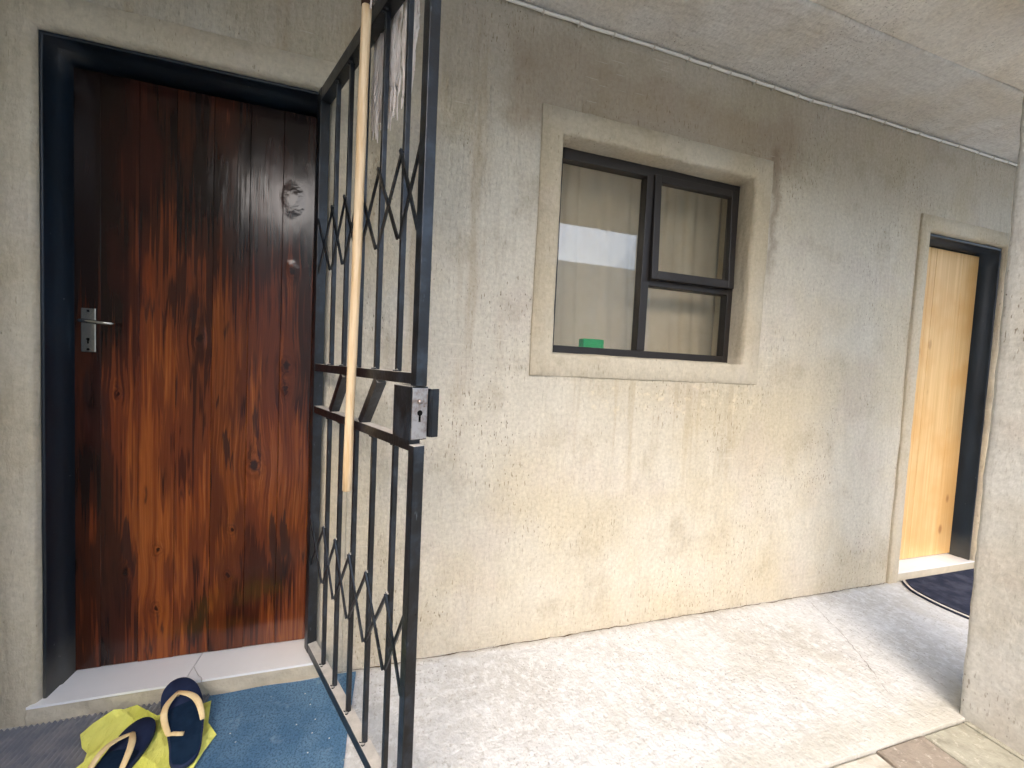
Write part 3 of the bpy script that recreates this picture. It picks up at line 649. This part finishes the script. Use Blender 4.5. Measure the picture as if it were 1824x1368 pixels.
# half round mat at the second door
out = [(3.075, -.018), (3.0, -.10), (2.968, -.20), (2.962, -.30), (2.98, -.40), (3.05, -.50), (3.2, -.57), (3.43, -.60), (3.66, -.57), (3.79, -.48), (3.82, -.3), (3.81, -.018)]
dm = thing('doormat', (3.4, -.3, 0), 'dark navy rounded doormat with a white edge line before the pine door', 'mat')
def resamp(P, n):
    Q = [Vector((*p, 0)) for p in P]; res = []
    for i in range(len(Q)-1):
        a, b2, c, d = Q[max(i-1, 0)], Q[i], Q[i+1], Q[min(i+2, len(Q)-1)]
        for k in range(n):
            t = k/n; res.append(.5*((2*b2) + (c-a)*t + (2*a-5*b2+4*c-d)*t*t + (3*b2-a-3*c+d)*t**3))
    res.append(Q[-1]); return [(v.x, v.y) for v in res]
op = resamp(out, 5); cx, cy = 3.42, -.25
def inset(P, k): return [(cx+(x-cx)*k, cy+(y-cy)*k) for x, y in P]
slab('border', op, .001, .010, NAVY, dm); slab('edge_line', inset(op, .985), .0105, .0125, WHITE, dm); slab('pile', inset(op, .955), .013, .020, NAVY, dm)

# crumpled cloth under the sandals
poly = [(-.905, -.118), (-.895, -.081), (-.868, -.034), (-.838, -.036), (-.81, -.022), (-.765, -.06), (-.72, -.09), (-.68, -.085), (-.62, -.07), (-.578, -.066), (-.565, -.11), (-.55, -.16), (-.510, -.205), (-.522, -.26), (-.53, -.33), (-.52, -.42), (-.6, -.47), (-.72, -.46), (-.84, -.43), (-.88, -.34), (-.862, -.27), (-.835, -.22), (-.845, -.19), (-.872, -.165)]
def inside(x, y):
    c = False; n = len(poly)
    for i in range(n):
        (x1, y1), (x2, y2) = poly[i], poly[i-1]
        if (y1 > y) != (y2 > y) and x < (x2-x1)*(y-y1)/(y2-y1)+x1: c = not c
    return c
pts = [Vector(p) for p in poly]; nb = len(pts)
for i in range(80):
    for j in range(90):
        x = -.91+i*.0052+random.uniform(-.0015, .0015); y = -.48+j*.0052+random.uniform(-.0015, .0015)
        if inside(x, y) and min((Vector((x, y))-q).length for q in pts[:nb]) > .004: pts.append(Vector((x, y)))
rv, re_, rf, *_ = delaunay_2d_cdt(pts, [(i, (i+1) % nb) for i in range(nb)], [], 1, 1e-5)
def cloth_z(x, y):
    a = 1-abs(noise.noise((x*13+y*5, y*8-x*3, 1))); b2 = 1-abs(noise.noise((x*28, y*14+x*9, 4))); d = noise.noise((x*5, y*5, 9))
    return .013 + .008*a**3 + .0055*b2**3 + .003*d
vs = [(v.x, v.y, cloth_z(v.x, v.y)) for v in rv]
cloth = mesh('cleaning_cloth', vs, [tuple(t) for t in rf], YELL, None, False)
sm = cloth.modifiers.new('thickness', 'SOLIDIFY'); sm.thickness = .0012; sm.offset = 1
tag(cloth, 'crumpled neon yellow cloth under the pair of sandals', 'cloth')

def sandal(loc, heading, pitch, roll, label, flop):
    root = bpy.data.objects.new('flip_flop', None); COL.objects.link(root); tag(root, label, 'sandal', 'pair of navy flip flops')
    root.location = loc; root.rotation_euler = (pitch, roll, heading); root.empty_display_size = .05
    L = .305
    def hw(t):                                              # half width from heel (0) to toe (1)
        return (.039 + .013*math.sin(max(0, min(1, (t-.25)/.75))*math.pi*.62))*(max(0, 1-((.5-t)/.5)**6 if t < .5 else 1-((t-.5)/.5)**4.5))**.5
    def bend(t): return .010*math.sin(t*math.pi*1.2)
    N = 40; rim = []
    for i in range(N+1): t = .5-.5*math.cos(math.pi*i/N); rim.append((bend(t)+hw(t), t*L))
    for i in range(N-1, 0, -1): t = .5-.5*math.cos(math.pi*i/N); rim.append((bend(t)-hw(t), t*L))
    def zc(y): q = y/L; return .004*math.sin(q*math.pi)*-1 + .012*max(0, q-.75)**1.2*4
    def lay(k, z): return [((x-bend(y/L))*k + bend(y/L), (y-L/2)*(1-(1-k)*.35)+L/2, zc(y)+z) for x, y in rim]
    n = len(rim); vs = lay(.95, 0)+lay(1, .003)+lay(1, .013)+lay(.965, .0165); fs = [(b0, b0+1, b0+n-1) for b0 in (0, 3*n)] + [(b0+N-1, b0+N, b0+N+1) for b0 in (0, 3*n)]
    fs += [(b0+i, b0+i+1, b0+n-i-1, b0+n-i) for b0 in (0, 3*n) for i in range(1, N-1)]
    for a in range(3): fs += [(a*n+i, a*n+(i+1) % n, (a+1)*n+(i+1) % n, (a+1)*n+i) for i in range(n)]
    def part(nm, vs, fs, mt, sm=True):
        o = mesh(nm, vs, fs, mt, None, sm); o.parent = root; return o
    part('sole', vs, fs, SOLE)
    # darker footbed, a shallow inlay covering the heel to the ball
    Rf = []
    for i in range(31): t = .02+.66*i/30; Rf.append((bend(t)+hw(t)*.9*min(1, (i+1)/3, (31-i)/2.2), t*L))
    for i in range(30, -1, -1): t = .02+.66*i/30; Rf.append((bend(t)-hw(t)*.9*min(1, (i+1)/3, (31-i)/2.2), t*L))
    k = 31; vs = [(x, y, zc(y)+.0172) for x, y in Rf]
    part('footbed', vs, [(a, a+1, 2*k-2-a, 2*k-1-a) for a in range(k-1)], FOOT, True)
    ty = .80*L; T = Vector((bend(.8)-.006, ty, zc(ty)+.03))
    for sgn in (1, -1):
        t1 = .40; E = Vector((bend(t1)+sgn*hw(t1)*.93, t1*L, .012)); P = []
        for i in range(17):
            t = i/16; p = T.lerp(E, t); p.z = T.z*(1-t)+E.z*t + .020*math.sin(math.pi*t); p.x += sgn*(.014+flop*(.008 if sgn < 0 else 0))*math.sin(math.pi*t)
            P.append(p)
        if flop and sgn < 0: P += [P[-1]+Vector((.008, -.012, .012)), P[-1]+Vector((.022, -.020, .010)), P[-1]+Vector((.034, -.024, .006))]
        part('strap', *tube_data(P, [.0065+.0025*math.sin(math.pi*min(1, i/16)) for i in range(len(P))], 10, .42), STRAP)
    part('toe_post', *tube_data([(T.x, T.y, zc(ty)+.012), (T.x, T.y, T.z+.002)], .0042, 10), STRAP)
    return root
sandal((-.548, -.318, .024), math.radians(26), math.radians(12.5), 0, 'navy flip flop with tan straps, its toe propped on the tiled step', 1)
sandal((-.775, -.428, .026), math.radians(-10), 0, 0, 'navy flip flop with tan straps, lying flat on the yellow cloth nearer the camera', 0)
